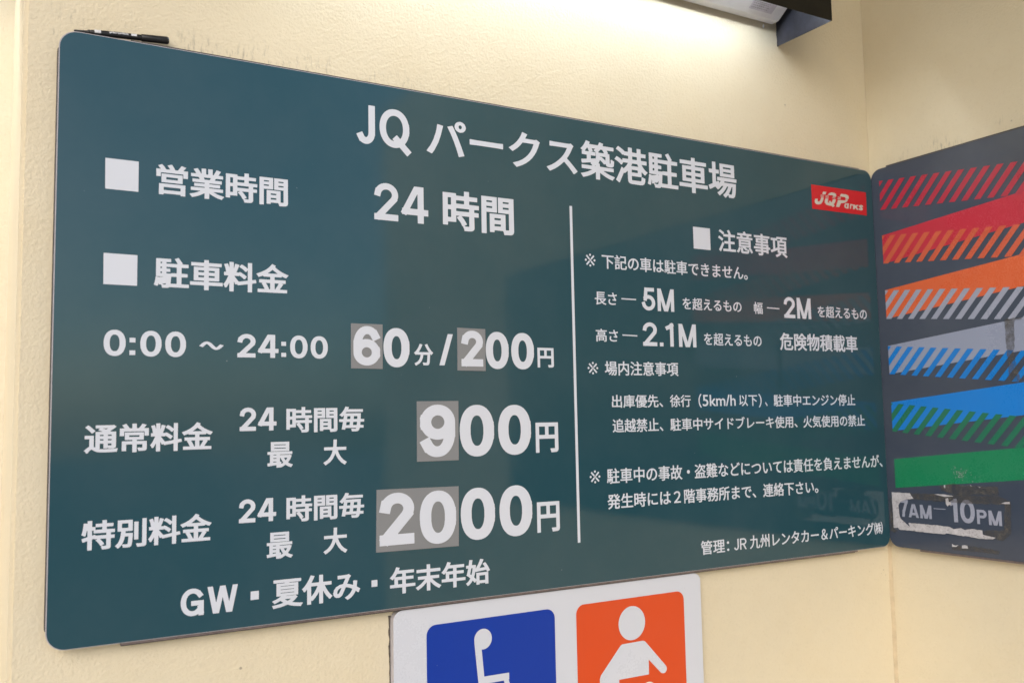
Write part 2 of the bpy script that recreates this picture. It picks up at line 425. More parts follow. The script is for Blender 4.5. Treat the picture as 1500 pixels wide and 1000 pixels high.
# ------------------------------------------------------------------ data: everything printed on the boards, in metres
# text, kind, left, right, top, chars that define the top, bottom, chars that define the bottom, weight
TXT = [
    ["JQ", "s", -1.3257, -1.2226, 2.1599, [0], 2.0906, [0], 0.17],
    ["パークス", "k", -1.1933, -0.8675, 2.1565, [0], 2.0895, [0, 3], 0.024],
    ["築港駐車場", "k", -0.8597, -0.4464, 2.1604, [0, 4], 2.084, [0, 4], 0.024],
    ["24", "s", -1.294, -1.1915, 2.0257, [0, 1], 1.9598, [0, 1], 0.17],
    ["時間", "k", -1.1627, -1.0149, 2.0257, [0, 1], 1.9544, [1, 0], 0.03],
    ["営業時間", "k", -1.6501, -1.4449, 2.0129, [0, 3], 1.9661, [0, 3], 0.03],
    ["駐車料金", "k", -1.6515, -1.4436, 1.8694, [0, 3], 1.8225, [0, 3], 0.03],
    ["0:00", "s", -1.7201, -1.6035, 1.7554, [0, 3], 1.7164, [0, 3], 0.18],
    ["~", "s", -1.5838, -1.5466, 1.7414, [0], 1.7287, [0], 0.18],
    ["24:00", "s", -1.5257, -1.3776, 1.755, [0, 4], 1.7176, [0, 4], 0.18],
    ["6", "s", -1.3333, -1.2846, 1.7747, [0], 1.7075, [0], 0.205],
    ["0", "s", -1.2787, -1.2303, 1.7732, [0], 1.7054, [0], 0.205],
    ["分", "k", -1.222, -1.185, 1.7472, [0], 1.7089, [0], 0.03],
    ["/", "s", -1.1732, -1.1462, 1.7658, [0], 1.71, [0], 0.16],
    ["2", "s", -1.1307, -1.0858, 1.7734, [0], 1.708, [0], 0.205],
    ["0", "s", -1.0796, -1.0315, 1.7729, [0], 1.7048, [0], 0.205],
    ["0", "s", -1.0261, -0.977, 1.7726, [0], 1.7048, [0], 0.205],
    ["円", "k", -0.9694, -0.9332, 1.746, [0], 1.7088, [0], 0.03],
    ["通常料金", "k", -1.7438, -1.5621, 1.6167, [1, 3], 1.575, [0, 3], 0.03],
    ["24", "s", -1.5214, -1.4629, 1.6386, [0], 1.6017, [0, 1], 0.18],
    ["時間毎", "k", -1.447, -1.3144, 1.6389, [0, 2], 1.5976, [0, 2], 0.03],
    ["最", "k", -1.4775, -1.4362, 1.5836, [0], 1.5428, [0], 0.03],
    ["大", "k", -1.3856, -1.3451, 1.585, [0], 1.5433, [0], 0.03],
    ["9", "s", -1.2135, -1.1445, 1.641, [0], 1.5497, [0], 0.205],
    ["0", "s", -1.135, -1.0652, 1.64, [0], 1.5479, [0], 0.205],
    ["0", "s", -1.0568, -0.987, 1.6394, [0], 1.5482, [0], 0.205],
    ["円", "k", -0.9771, -0.9271, 1.606, [0, 0], 1.5502, [0], 0.03],
    ["特別料金", "k", -1.745, -1.5626, 1.4782, [0, 3], 1.4366, [0, 3], 0.03],
    ["24", "s", -1.5217, -1.4632, 1.4957, [0, 1], 1.4593, [0, 1], 0.18],
    ["時間毎", "k", -1.4467, -1.3153, 1.497, [0, 2], 1.4555, [0, 2], 0.03],
    ["最", "k", -1.4781, -1.4361, 1.4413, [0], 1.4, [0], 0.03],
    ["大", "k", -1.3859, -1.3447, 1.4418, [0], 1.4, [0], 0.03],
    ["2", "s", -1.2898, -1.225, 1.4924, [0], 1.4041, [0, 0], 0.205],
    ["0", "s", -1.2148, -1.1448, 1.492, [0], 1.4008, [0], 0.205],
    ["0", "s", -1.1352, -1.0662, 1.4927, [0], 1.4012, [0], 0.205],
    ["0", "s", -1.057, -0.9878, 1.493, [0], 1.4015, [0], 0.205],
    ["円", "k", -0.9777, -0.9281, 1.4596, [0, 0], 1.404, [0], 0.03],
    ["GW", "s", -1.607, -1.5226, 1.3673, [0, 1], 1.3267, [0, 1], 0.18],
    [".", "s", -1.5029, -1.4901, 1.3538, [0], 1.3406, [0], 0.18],
    ["夏休み", "k", -1.4694, -1.3229, 1.3661, [0, 2], 1.3232, [0, 2], 0.03],
    [".", "s", -1.3031, -1.2927, 1.3508, [0], 1.3398, [0], 0.18],
    ["年末年始", "k", -1.2705, -1.0786, 1.3679, [0, 3], 1.3233, [0, 3], 0.03],
    ["注意事項", "k", -0.5065, -0.2993, 2.0118, [0, 3], 1.9643, [0, 3], 0.024],
    ["※", "k", -0.8556, -0.8305, 1.9337, [0], 1.9082, [0], -0.012],
    ["下記の車は駐車できません。", "k", -0.8152, -0.4246, 1.9344, [0, 6], 1.9064, [0, 6], 0.017],
    ["長さ", "k", -0.8346, -0.7809, 1.8596, [0], 1.8338, [0], 0.017],
    ["5M", "s", -0.7191, -0.6347, 1.8746, [0, 1], 1.8277, [0, 1], 0.165],
    ["を超えるもの", "k", -0.612, -0.4465, 1.8574, [0, 5], 1.8351, [0, 5], 0.017],
    ["幅", "k", -0.4101, -0.3834, 1.8594, [0], 1.8334, [0], 0.017],
    ["2M", "s", -0.3183, -0.2325, 1.8755, [0, 1], 1.8279, [0, 1], 0.165],
    ["を超えるもの", "k", -0.2107, -0.0433, 1.8583, [0, 5], 1.8348, [0, 5], 0.017],
    ["高さ", "k", -0.8343, -0.7807, 1.7866, [0], 1.7612, [0], 0.017],
    ["2.1M", "s", -0.7187, -0.5782, 1.8036, [0, 3], 1.7553, [0, 3], 0.165],
    ["を超えるもの", "k", -0.5569, -0.3911, 1.7853, [0, 5], 1.7619, [0, 5], 0.017],
    ["危険物積載車", "k", -0.3357, -0.0814, 1.7944, [0, 5], 1.7555, [0, 5], 0.022],
    ["※", "k", -0.8558, -0.8309, 1.721, [0], 1.6971, [0], -0.012],
    ["場内注意事項", "k", -0.8153, -0.629, 1.7226, [0, 5], 1.6951, [0, 5], 0.019000000000000003],
    ["出庫優先、", "k", -0.8003, -0.6723, 1.6573, [0], 1.6319, [0], 0.017],
    ["徐行", "k", -0.6545, -0.5991, 1.657, [0], 1.632, [0], 0.017],
    ["（", "k", -0.5781, -0.5697, 1.659, [0], 1.6299, [0], 0.012],
    ["5km/h", "k", -0.5669, -0.4744, 1.6568, [1], 1.6332, [1], 0.012],
    ["以下", "k", -0.4642, -0.4115, 1.6566, [0], 1.6324, [0], 0.017],
    ["）", "k", -0.4075, -0.3985, 1.6587, [0], 1.6291, [0], 0.012],
    ["、", "k", -0.3884, -0.3812, 1.6409, [0], 1.6319, [0], 0.017],
    ["駐車中エンジン停止", "k", -0.3624, -0.0994, 1.6573, [0, 7], 1.6315, [0, 8], 0.017],
    ["追越禁止、", "k", -0.8003, -0.6736, 1.6103, [0, 2], 1.5843, [0, 3], 0.017],
    ["駐車中サイドブレーキ使用、", "k", -0.6554, -0.2919, 1.6094, [0, 10], 1.5836, [0, 11], 0.017],
    ["火気使用の禁止", "k", -0.2736, -0.0695, 1.609, [0, 5], 1.5834, [0, 6], 0.017],
    ["※", "k", -0.8576, -0.8327, 1.5124, [0], 1.4879, [0], -0.012],
    ["駐車中の事故・盗難などについては責任を負えませんが、", "k", -0.8172, -0.015, 1.5139, [0, 18], 1.4856, [0, 18], 0.017],
    ["発生時には２階事務所まで、連絡下さい。", "k", -0.8176, -0.2357, 1.4651, [0, 13], 1.4364, [0, 14], 0.019000000000000003],
    ["管理：", "k", -0.586, -0.5085, 1.3579, [0], 1.3295, [0], 0.017],
    ["JR", "s", -0.495, -0.4595, 1.3547, [0], 1.3315, [0], 0.13],
    ["九州レンタカー＆パーキング㈱", "k", -0.45, -0.0265, 1.3584, [0, 1], 1.3303, [0, 1], 0.017],
]
SQ = [[[-1.7224, 2.0132], [-1.6754, 2.0131], [-1.6753, 1.9663], [-1.7219, 1.9664]], [[-1.7224, 1.8694], [-1.6752, 1.8691], [-1.6752, 1.8226], [-1.722, 1.8227]], [[-0.5761, 2.0115], [-0.5289, 2.0116], [-0.5289, 1.9646], [-0.576, 1.9648]]]
DASH = [[[-0.7697, 1.8485], [-0.7329, 1.8484]], [[-0.3706, 1.8484], [-0.3325, 1.8477]], [[-0.7697, 1.7758], [-0.7326, 1.7752]]]
PATCH = [[[-1.3372, 1.7783], [-1.2804, 1.7785], [-1.2807, 1.7022], [-1.3373, 1.7027]], [[-1.1373, 1.7778], [-1.0804, 1.7771], [-1.0807, 1.7009], [-1.1377, 1.7013]], [[-1.2178, 1.6469], [-1.1372, 1.6471], [-1.138, 1.5428], [-1.2183, 1.543]], [[-1.2932, 1.499], [-1.139, 1.4973], [-1.1402, 1.3937], [-1.2947, 1.3954]]]
DIV = [[-0.8839, 2.0244], [-0.8877, 1.3789]]
LOGO = [[-0.2123, 2.1434], [-0.0239, 2.145], [-0.0246, 2.0879], [-0.2125, 2.0863]]
LOGOP = [[[-0.1739, 2.1306], [-0.1628, 2.1307], [-0.1667, 2.1242], [-0.1771, 2.1242]], [[-0.1818, 2.1219], [-0.1711, 2.1223], [-0.1718, 2.1209], [-0.1831, 2.1205]], [[-0.1828, 2.1188], [-0.1725, 2.1191], [-0.1732, 2.1175], [-0.1839, 2.1174]], [[-0.1814, 2.116], [-0.1723, 2.1158], [-0.1776, 2.1055], [-0.1825, 2.1007], [-0.1902, 2.098], [-0.1978, 2.0981], [-0.2029, 2.1008], [-0.2038, 2.105], [-0.2015, 2.1108], [-0.1929, 2.1109], [-0.1942, 2.1065], [-0.1923, 2.1051], [-0.1874, 2.1058], [-0.1841, 2.1097]], [[-0.1595, 2.1237], [-0.1537, 2.1287], [-0.1458, 2.1315], [-0.1365, 2.1316], [-0.1307, 2.1299], [-0.1294, 2.1258], [-0.13, 2.1238], [-0.1402, 2.1236], [-0.1416, 2.1251], [-0.1494, 2.1248]], [[-0.1657, 2.122], [-0.155, 2.1222], [-0.1558, 2.1208], [-0.1666, 2.1206]], [[-0.1667, 2.1186], [-0.1559, 2.1191], [-0.1565, 2.1175], [-0.1672, 2.117]], [[-0.1421, 2.1225], [-0.1309, 2.1228], [-0.1318, 2.1214], [-0.1427, 2.1211]], [[-0.1433, 2.1193], [-0.1327, 2.1195], [-0.1334, 2.118], [-0.1437, 2.1178]], [[-0.167, 2.1151], [-0.157, 2.1153], [-0.1598, 2.1074], [-0.1569, 2.1055], [-0.1538, 2.1058], [-0.1567, 2.1088], [-0.1511, 2.111], [-0.1467, 2.1076], [-0.1442, 2.1101], [-0.1423, 2.1157], [-0.1317, 2.1162], [-0.135, 2.1088], [-0.1392, 2.104], [-0.1364, 2.1], [-0.1428, 2.0966], [-0.1481, 2.0993], [-0.1558, 2.0991], [-0.1649, 2.1003], [-0.17, 2.1047], [-0.1697, 2.1096]], [[-0.113, 2.1318], [-0.0957, 2.1322], [-0.0879, 2.1303], [-0.0861, 2.126], [-0.0877, 2.1215], [-0.098, 2.1213], [-0.0981, 2.1242], [-0.1017, 2.1253], [-0.1174, 2.1251]], [[-0.1246, 2.1231], [-0.1136, 2.1233], [-0.1145, 2.1219], [-0.1254, 2.1217]], [[-0.1255, 2.1199], [-0.1147, 2.1202], [-0.1156, 2.1185], [-0.1262, 2.1183]], [[-0.1244, 2.116], [-0.0999, 2.1169], [-0.0973, 2.1202], [-0.0894, 2.1204], [-0.0929, 2.1154], [-0.1003, 2.1113], [-0.1147, 2.109], [-0.1209, 2.0988], [-0.1323, 2.0987]]]
LOGOT = [["a", -0.1047, -0.0873, 2.1111, 2.0983], ["r", -0.0849, -0.0719, 2.1108, 2.0988], ["K", -0.0738, -0.0519, 2.1104, 2.0988], ["s", -0.0545, -0.0363, 2.1117, 2.0986]]
B_white = [[-0.0113, 1.4263], [-0.0608, 1.4265], [-0.0696, 1.4145], [-0.0497, 1.4118], [-0.0346, 1.4066], [-0.0281, 1.3973], [-0.0287, 1.3797], [-0.0315, 1.3673], [-0.0433, 1.3581], [-0.0559, 1.3497], [-0.0527, 1.3584], [-0.0866, 1.3585], [-0.1201, 1.3591], [-0.1581, 1.358], [-0.1671, 1.354], [-0.1845, 1.3579], [-0.1947, 1.3545], [-0.2104, 1.3583], [-0.2351, 1.3572], [-0.2357, 1.3485], [-0.2498, 1.3463], [-0.2644, 1.3447], [-0.258, 1.3407], [-0.2294, 1.3391], [-0.1938, 1.3418], [-0.1891, 1.3404], [-0.186, 1.3415], [-0.1485, 1.3433], [-0.1448, 1.3405], [-0.0274, 1.3407], [-0.0233, 1.3451], [-0.0193, 1.344], [-0.0121, 1.3434]]
B_bits = [[[-0.1232, 1.428], [-0.1466, 1.4288], [-0.1719, 1.4264], [-0.1598, 1.4247], [-0.1489, 1.4236]], [[-0.1519, 1.4195], [-0.1582, 1.4215], [-0.159, 1.4132], [-0.1648, 1.4123], [-0.1639, 1.4068], [-0.1585, 1.4059], [-0.1562, 1.4024], [-0.1517, 1.4079]], [[-0.2814, 1.4175], [-0.2888, 1.4202], [-0.3004, 1.4217], [-0.301, 1.4176], [-0.291, 1.417]], [[-0.1616, 1.3221], [-0.1648, 1.3193], [-0.1693, 1.3186], [-0.1773, 1.3206], [-0.1712, 1.3159], [-0.1611, 1.3149]], [[-0.1851, 1.3202], [-0.1912, 1.322], [-0.1976, 1.3215], [-0.1993, 1.3151], [-0.1847, 1.3143]], [[-0.1492, 1.4488], [-0.1528, 1.4502], [-0.1529, 1.4429], [-0.1497, 1.4435]], [[-0.2128, 1.4537], [-0.2177, 1.4502], [-0.2139, 1.4505]], [[-0.2305, 1.4504], [-0.2379, 1.4489], [-0.2353, 1.4478]]]
B_dirt = [[[-0.1368, 1.4457], [-0.175, 1.4543], [-0.1906, 1.4508], [-0.2765, 1.4526], [-0.2765, 1.4343], [-0.2152, 1.432], [-0.1838, 1.4278], [-0.1416, 1.4363]], [[-0.0506, 1.4259], [-0.1247, 1.4285], [-0.2151, 1.4296], [-0.2775, 1.4321], [-0.3021, 1.4222], [-0.2987, 1.3543], [-0.2785, 1.3388], [-0.2373, 1.3463], [-0.2355, 1.3565], [-0.2825, 1.3619], [-0.2885, 1.4157], [-0.2139, 1.4119], [-0.0701, 1.413]], [[-0.1607, 1.3177], [-0.2079, 1.3214], [-0.2723, 1.3178], [-0.2694, 1.3107], [-0.2224, 1.3101], [-0.1588, 1.3084]], [[-0.0051, 1.4137], [-0.0104, 1.4114], [-0.0111, 1.3428], [-0.0214, 1.3387], [-0.0149, 1.3305], [-0.0017, 1.3369]], [[-0.3128, 1.8033], [-0.3425, 1.8054], [-0.3528, 1.8017], [-0.3367, 1.7982], [-0.3343, 1.783], [-0.3332, 1.7469], [-0.3295, 1.7317], [-0.3413, 1.6719], [-0.3176, 1.6743], [-0.3148, 1.7328], [-0.3143, 1.7849]]]
B_TXT = [["7", -0.03, -0.0536, 1.4108, 1.3712], ["AM", -0.0536, -0.1136, 1.4018, 1.3714], ["10", -0.1577, -0.2191, 1.4215, 1.3696], ["PM", -0.2236, -0.2798, 1.4008, 1.3701]]
B_DASH = [[-0.1192, 1.3955], [-0.149, 1.3959]]


# ------------------------------------------------------------------ walls and ground
WY = .022                                   # wall face behind the big board; the side wall face is x = WY
g = bmesh.new(); v = [g.verts.new(p) for p in ((-60,-60,0),(60,-60,0),(60,60,0),(-60,60,0))]; g.faces.new(v)
obj('ground', g, M['ground'], kind='structure')
b = bmesh.new(); r = box(b, -1.834, WY+.2, WY, .45, 0, 3.3)
es = [e for e in b.edges if all(abs(v.co.x+1.834) < 1e-5 and abs(v.co.y-WY) < 1e-5 for v in e.verts)]
bmesh.ops.bevel(b, geom=es, offset=.006, segments=4, affect='EDGES')
obj('stucco_wall', b, M['wallA'], None, 'cream stucco wall behind the large dark green price board', 'wall')
obj('stucco_wall', bxm(-7, -1.8341, .45, .7, 0, 3.3), M['wallR'], None, 'cream stucco wall set further back, past the outer corner at the far left', 'wall')
obj('stucco_wall', bxm(WY, .25, -3.15, WY-.0005, 0, 3.301), M['wallB'], None, 'cream stucco side wall behind the board with coloured diagonal stripes', 'wall')
b = bmesh.new()
pts = [(WY-.0001, WY-.0001)] 
for z0, z1 in ((0, 1.297),):
    n = 40
    ring = []
    for i in range(n+1):
        z = z0+(z1-z0)*i/n; a = .0075+random.uniform(-.0007, .0007); c = .0075+random.uniform(-.0007, .0007)
        ring.append([b.verts.new((WY-a, WY+.001, z)), b.verts.new((WY-a*.42, WY-c*.42, z)), b.verts.new((WY+.001, WY-c, z))])
    for p, q in zip(ring, ring[1:]):
        for j in (0, 1): b.faces.new([p[j], p[j+1], q[j+1], q[j]])
obj('sealant_bead', b, M['seal'], None, 'brown sealant bead running down the inner wall corner below the two boards', 'sealant')

obj('added_ceiling', bxm(-1.9, .249, -2.0, .699, 3.302, 3.45), M['slab'], kind='structure')  # unseen slab, added to block the sky and darken the wall corner

# ------------------------------------------------------------------ the big dark green board
A = thing('parking_price_board', 'large dark green parking price board with pale Japanese lettering on the left wall', 'sign board', (-.895, .01, 1.3))
bm = bmesh.new(); prism(bm, rrect(-1.7884, 1.3, -.0012, 2.2, .026), PA, -.003, 0, 0)
obj('panel', bm, [M['edge']], A)
bm = bmesh.new(); flat(bm, rrect(-1.7870, 1.3008, -.0016, 2.1990, .0252), PA, .00025); obj('face_film', bm, M['teal'], A)
def rail(x0, x1, z0, z1, nm='mounting_rail', m='rail'):
    obj(nm, bxm(x0, x1, .0032, .0215, z0, z1), M[m], A)
rail(-1.689, -.040, 2.180, 2.2030, m='darkrail'); rail(-1.689, -.112, 1.2960, 1.320)
obj('dark_strip', bxm(-1.688, -.041, .0100, .0215, 2.181, 2.2045), M['darkrail'], A); obj('dark_strip', bxm(-1.688, -.113, .0100, .0215, 1.2935, 1.3195), M['darkrail'], A)  # added dark strips; the lower one stands in for shadow on the wall
rail(-1.7892, -1.765, 1.328, 2.172, m='darkrail'); rail(-.030, -.008, 1.328, 2.172, m='darkrail')
for q in SQ:
    b = bmesh.new(); flat(b, q, PA, .0005); obj('square_bullet', b, M['vinyl'], A)
for (x0, z0), (x1, z1) in DASH:
    b = bmesh.new(); flat(b, [(x0, z0-.0012), (x1, z1-.0012), (x1, z1+.0012), (x0, z0+.0012)], PA, .0005); obj('dash', b, M['vinyl'], A)
b = bmesh.new(); (dx0, dz0), (dx1, dz1) = DIV; dxm = (dx0+dx1)/2
flat(b, [(dxm-.0030, dz0), (dxm+.0030, dz0), (dxm+.0030, dz1), (dxm-.0030, dz1)], PA, .0005); obj('divider_line', b, M['vinyl'], A)
PT = []
for q in PATCH:
    b = bmesh.new(); prism(b, q, PA, .0002, .0012); o = obj('cover_patch', b, M['greytape'], A); PT.append((q, o))
for s, kind, L, Rr, top, ti, bot, bi, wt in TXT:
    d = .0005; par = A
    cx, cz = (L+Rr)/2, (top+bot)/2
    for q, o in PT:
        xs = [p[0] for p in q]; zs = [p[1] for p in q]
        if min(xs) < cx < max(xs) and min(zs) < cz < max(zs): d = .0016; par = o
    b = text_mesh(s, kind, L, Rr, top, ti, bot, bi, wt, PA, d)
    if par is A: obj('lettering', b, M['vinyl'], A, 'pale lettering reading ' + s if len(s) > 2 else None)
    else:
        o = obj('numeral', b, M['vinyl']); o.parent = par; o.matrix_parent_inverse = Matrix.Identity(4)
lg = bmesh.new(); flat(lg, LOGO, PA, .0006); lo = obj('logo_plate', lg, M['red'], A, 'red logo plate in the upper right corner')
b = bmesh.new()
def flat_curve(polys, P, d):
    cu = bpy.data.curves.new('t', 'CURVE'); cu.dimensions = '2D'; cu.fill_mode = 'BOTH'
    for lp in polys:
        sp = cu.splines.new('POLY'); sp.points.add(len(lp)-1)
        for i, (u, z) in enumerate(lp): sp.points[i].co = (u, z, 0, 1)
        sp.use_cyclic_u = True
    o = bpy.data.objects.new('t', cu); C.objects.link(o)
    dg = bpy.context.evaluated_depsgraph_get(); dg.update()
    me = bpy.data.meshes.new_from_object(o.evaluated_get(dg)); bpy.data.objects.remove(o); bpy.data.curves.remove(cu)
    for v in me.vertices: v.co = P(v.co.x, v.co.y, d)
    b = bmesh.new(); b.from_mesh(me); bpy.data.meshes.remove(me); b.normal_update()
    want = P(0,0,1)-P(0,0,0)
    for f in b.faces:
        if f.normal.dot(want) < 0: f.normal_flip()
    return b
def merge(dst, src):
    me = bpy.data.meshes.new('x'); src.to_mesh(me); src.free(); dst.from_mesh(me); bpy.data.meshes.remove(me)
for p in LOGOP: merge(b, flat_curve([p], PA, .0010))
for ch, L, Rr, top, bot in LOGOT:
    merge(b, text_mesh(ch, 's', L, Rr-.002, top, [0], bot, [0], .24, PA, .0010, shear=.22))
o = obj('logo_lettering', b, M['logo']); o.parent = lo

# ------------------------------------------------------------------ the board with the coloured stripes
B = thing('striped_board', 'slate board with red, orange, grey, blue and green diagonal stripes on the side wall', 'sign board', (.01, -.9, 1.3))
bm = bmesh.new(); prism(bm, rrect(-1.80, 1.3, .0022, 2.2, .026), PB, -.003, 0, 1)
obj('panel', bm, [M['navy'], M['darkrail']], B)
def railB(y0, y1, z0, z1, m): obj('mounting_rail', bxm(.0032, .0215, y0, y1, z0, z1), M[m], B)
railB(-1.72, -.0405, 2.180, 2.2045, 'darkrail'); railB(-1.72, -.076, 1.2950, 1.320, 'rail')
railB(-.030, -.010, 1.328, 2.172, 'darkrail'); railB(-1.79, -1.77, 1.328, 2.172, 'darkrail')
# ribbon rows: (colour, hatch top-left z, hatch slope, solid top z at left, slope top, solid bottom z, slope bottom)
YL = -.0218; YF = -.66
ROWS = [('red', 2.1705, 2.0998, -.1135, -.113, 2.0371, .0845, 1.9685, .0918, -.1414, .0302, .90, .50),
        ('orange', 2.0365, 1.9692, -.1112, -.1105, 1.9047, .0915, 1.8358, .0975, -.1108, .0302, .90, .50),
        ('grey', 1.9042, 1.8358, -.1092, -.107, 1.7711, .0985, 1.7039, .0955, -.1105, .0300, .90, .49),
        ('blue', 1.7705, 1.7039, -.1070, -.104, 1.6372, .1005, 1.5697, .1010, -.1114, .0300, .90, .48),
        ('green', 1.6355, 1.5688, -.1160, -.113, 1.5039, .1000, 1.4367, .1020, -.1079, .0300, .90, .50)]
def clip(poly, keep, cut):
    out = []
    for i in range(len(poly)):
        a, c = poly[i], poly[(i+1) % len(poly)]; ka, kc = keep(a), keep(c)
        if ka: out.append(a)
        if ka != kc: out.append(cut(a, c))
    return out
for i, (nm, ht, hb, hs1, hs2, st_, s1, sb, s2, ph, pitch, slant, duty) in enumerate(ROWS):
    b = bmesh.new(); T = YL-YF
    flat(b, [(YL, st_), (YF, st_+s1*T), (YF, sb+s2*T), (YL, sb)], PB, .0003)
    obj('solid_stripe', b, M['s_'+nm], B, nm+' solid diagonal stripe')
    b = bmesh.new()
    for kk in range(-8, 22):
        y = ph-kk*pitch; wd = pitch*duty
        zb = lambda yy: hb+hs2*(YL-yy); zt = lambda yy: ht+hs1*(YL-yy)
        def hit(y0, f):      # where the slanted side meets the row's line
            yy = y0
            for _ in range(6): yy = y0-(f(yy)-zb(y0))*slant
            return yy
        t0, t1 = hit(y, zt), hit(y-wd, zt)
        poly = [(y, zb(y)), (y-wd, zb(y-wd)), (t1, zt(t1)), (t0, zt(t0))]
        cut = lambda Y: (lambda a, c: (Y, a[1]+(c[1]-a[1])*(Y-a[0])/(c[0]-a[0])))
        poly = clip(poly, lambda p: p[0] <= YL, cut(YL))
        if len(poly) > 2: poly = clip(poly, lambda p: p[0] >= YF, cut(YF))
        if len(poly) > 2: flat(b, poly, PB, .0006)
    obj('hatched_stripe', b, M['h_'+nm], B, nm+' hatched diagonal stripe')
for ch, L, Rr, top, bot in B_TXT:
    obj('lettering', text_mesh(ch, 's', L, Rr, top, [0], bot, [len(ch)-1], .185, PB, .0004), M['h_grey'], B, 'pale opening hours lettering ' + ch)
(a0, a1), (c0, c1) = B_DASH
b = bmesh.new(); flat(b, [(a0, a1-.0008), (c0, c1-.0008), (c0, c1+.0008), (a0, a1+.0008)], PB, .0004); obj('dash', b, M['h_grey'], B)
def jag(pts, amp, step):
    out = []
    for (x0, z0), (x1, z1) in zip(pts, pts[1:]+pts[:1]):
        n = max(1, int(math.hypot(x1-x0, z1-z0)/step))
        for i in range(n):
            t = i/n; out.append((x0+(x1-x0)*t+(random.uniform(-amp, amp) if i else 0), z0+(z1-z0)*t+(random.uniform(-amp, amp) if i else 0)))
    return out
for i, p in enumerate(B_dirt):
    obj('adhesive_residue', flat_curve([jag(p, .0011, .004)], PB, .0009+.00012*i), M['grime'], B, 'brown glue residue left by a torn notice')
b = flat_curve([jag(B_white, .0005, .005)], PB, .0019)
obj('torn_paper', b, M['paper'], B, 'torn white paper remnant around the opening hours')
for i, p in enumerate(B_bits):
    obj('paper_scrap', flat_curve([jag(p, .0003, .003)], PB, .0020), M['paper'], B)
b = bmesh.new()
for i in range(70):
    a = random.uniform(0, 6.28); rr = abs(random.gauss(0, .012)); y, z = -.193+rr*math.cos(a)*1.6, 1.474+rr*math.sin(a)*.8; q = random.uniform(.0003, .0011)
    flat(b, [(y+q*math.cos(t)*random.uniform(.6, 1.4), z+q*math.sin(t)*random.uniform(.6, 1.4)) for t in (0, 1.2, 2.4, 3.7, 5)], PB, .0016)
o = obj('paper_flecks', b, M['paper'], B, kind='stuff')

# ------------------------------------------------------------------ the white pictogram sign below
Y0 = .008
S = thing('pictogram_sign', 'white sign with blue wheelchair and orange figure pictograms below the price board', 'sign', (-.92, .015, .9))
PC = lambda u, z, d=0.: Vector((u, Y0-d, z))
bm = bmesh.new(); prism(bm, rrect(-1.2611, .90, -.5836, 1.2937, .017), PC, -.0135, 0, 1)
obj('panel', bm, [M['signwhite'], M['edge']], S)
bm = bmesh.new(); flat(bm, rrect(-1.2003, .998, -.9390, 1.2626, .018), PC, .0005); pb = obj('blue_square', bm, M['blue'], S)
bm = bmesh.new(); flat(bm, rrect(-.8912, .998, -.6292, 1.2622, .018), PC, .0005); po = obj('orange_square', bm, M['orange'], S)
def circ(cx, cz, rx, rz, n=40): return [(cx+rx*math.cos(6.28318*i/n), cz+rz*math.sin(6.28318*i/n)) for i in range(n)]
bm = bmesh.new()
merge(bm, flat_curve([circ(-1.0908, 1.2266, .0177, .0179)], PC, .0012))
merge(bm, flat_curve([[(-1.1083, 1.2231), (-1.1010, 1.1490), (-1.050, 1.1490), (-1.022, 1.0500), (-.996, 1.058), (-1.001, 1.069), (-1.014, 1.065), (-1.040, 1.1495), (-1.0388, 1.1494), (-1.0388, 1.1613), (-1.0895, 1.1618), (-1.0938, 1.2094)]], PC, .0009))
arc = [(-1.080+.066*math.cos(R(a)), 1.094+.066*math.sin(R(a))) for a in range(118, 350, 6)]
arc += [(-1.080+.054*math.cos(R(a)), 1.094+.054*math.sin(R(a))) for a in range(346, 116, -6)]
merge(bm, flat_curve([arc], PC, .0010))
o = obj('wheelchair_symbol', bm, M['signwhite']); o.parent = pb
bm = bmesh.new()
merge(bm, flat_curve([circ(-.7618, 1.2141, .0323, .0324)], PC, .0012))
tors = [(-.7865, 1.1770), (-.7370, 1.1774), (-.7320, 1.1762), (-.7285, 1.1730), (-.6800, 1.1210), (-.6786, 1.1165), (-.6794, 1.1131), (-.6820, 1.1095), (-.6860, 1.1080), (-.6900, 1.1085), (-.6937, 1.1100), (-.7232, 1.1395), (-.7237, 1.1114),
        (-.7958, 1.1118), (-.7961, 1.080), (-.8005, 1.060), (-.8200, 1.060), (-.8390, 1.098), (-.8411, 1.1100), (-.8411, 1.1196), (-.8385, 1.1260), (-.7905, 1.1750)]
merge(bm, flat_curve([tors], PC, .0009))
merge(bm, flat_curve([circ(-.7251, 1.074, .021, .0235)], PC, .0010))
merge(bm, flat_curve([[(-.783, 1.045), (-.70, 1.045), (-.70, 1.012), (-.783, 1.012)]], PC, .0011))
o = obj('figure_symbol', bm, M['signwhite']); o.parent = po

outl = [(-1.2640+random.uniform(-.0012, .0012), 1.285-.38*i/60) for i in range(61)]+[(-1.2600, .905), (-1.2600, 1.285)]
obj('dirt_line', flat_curve([outl], PC, -.0135), M['grime_solid'], S)

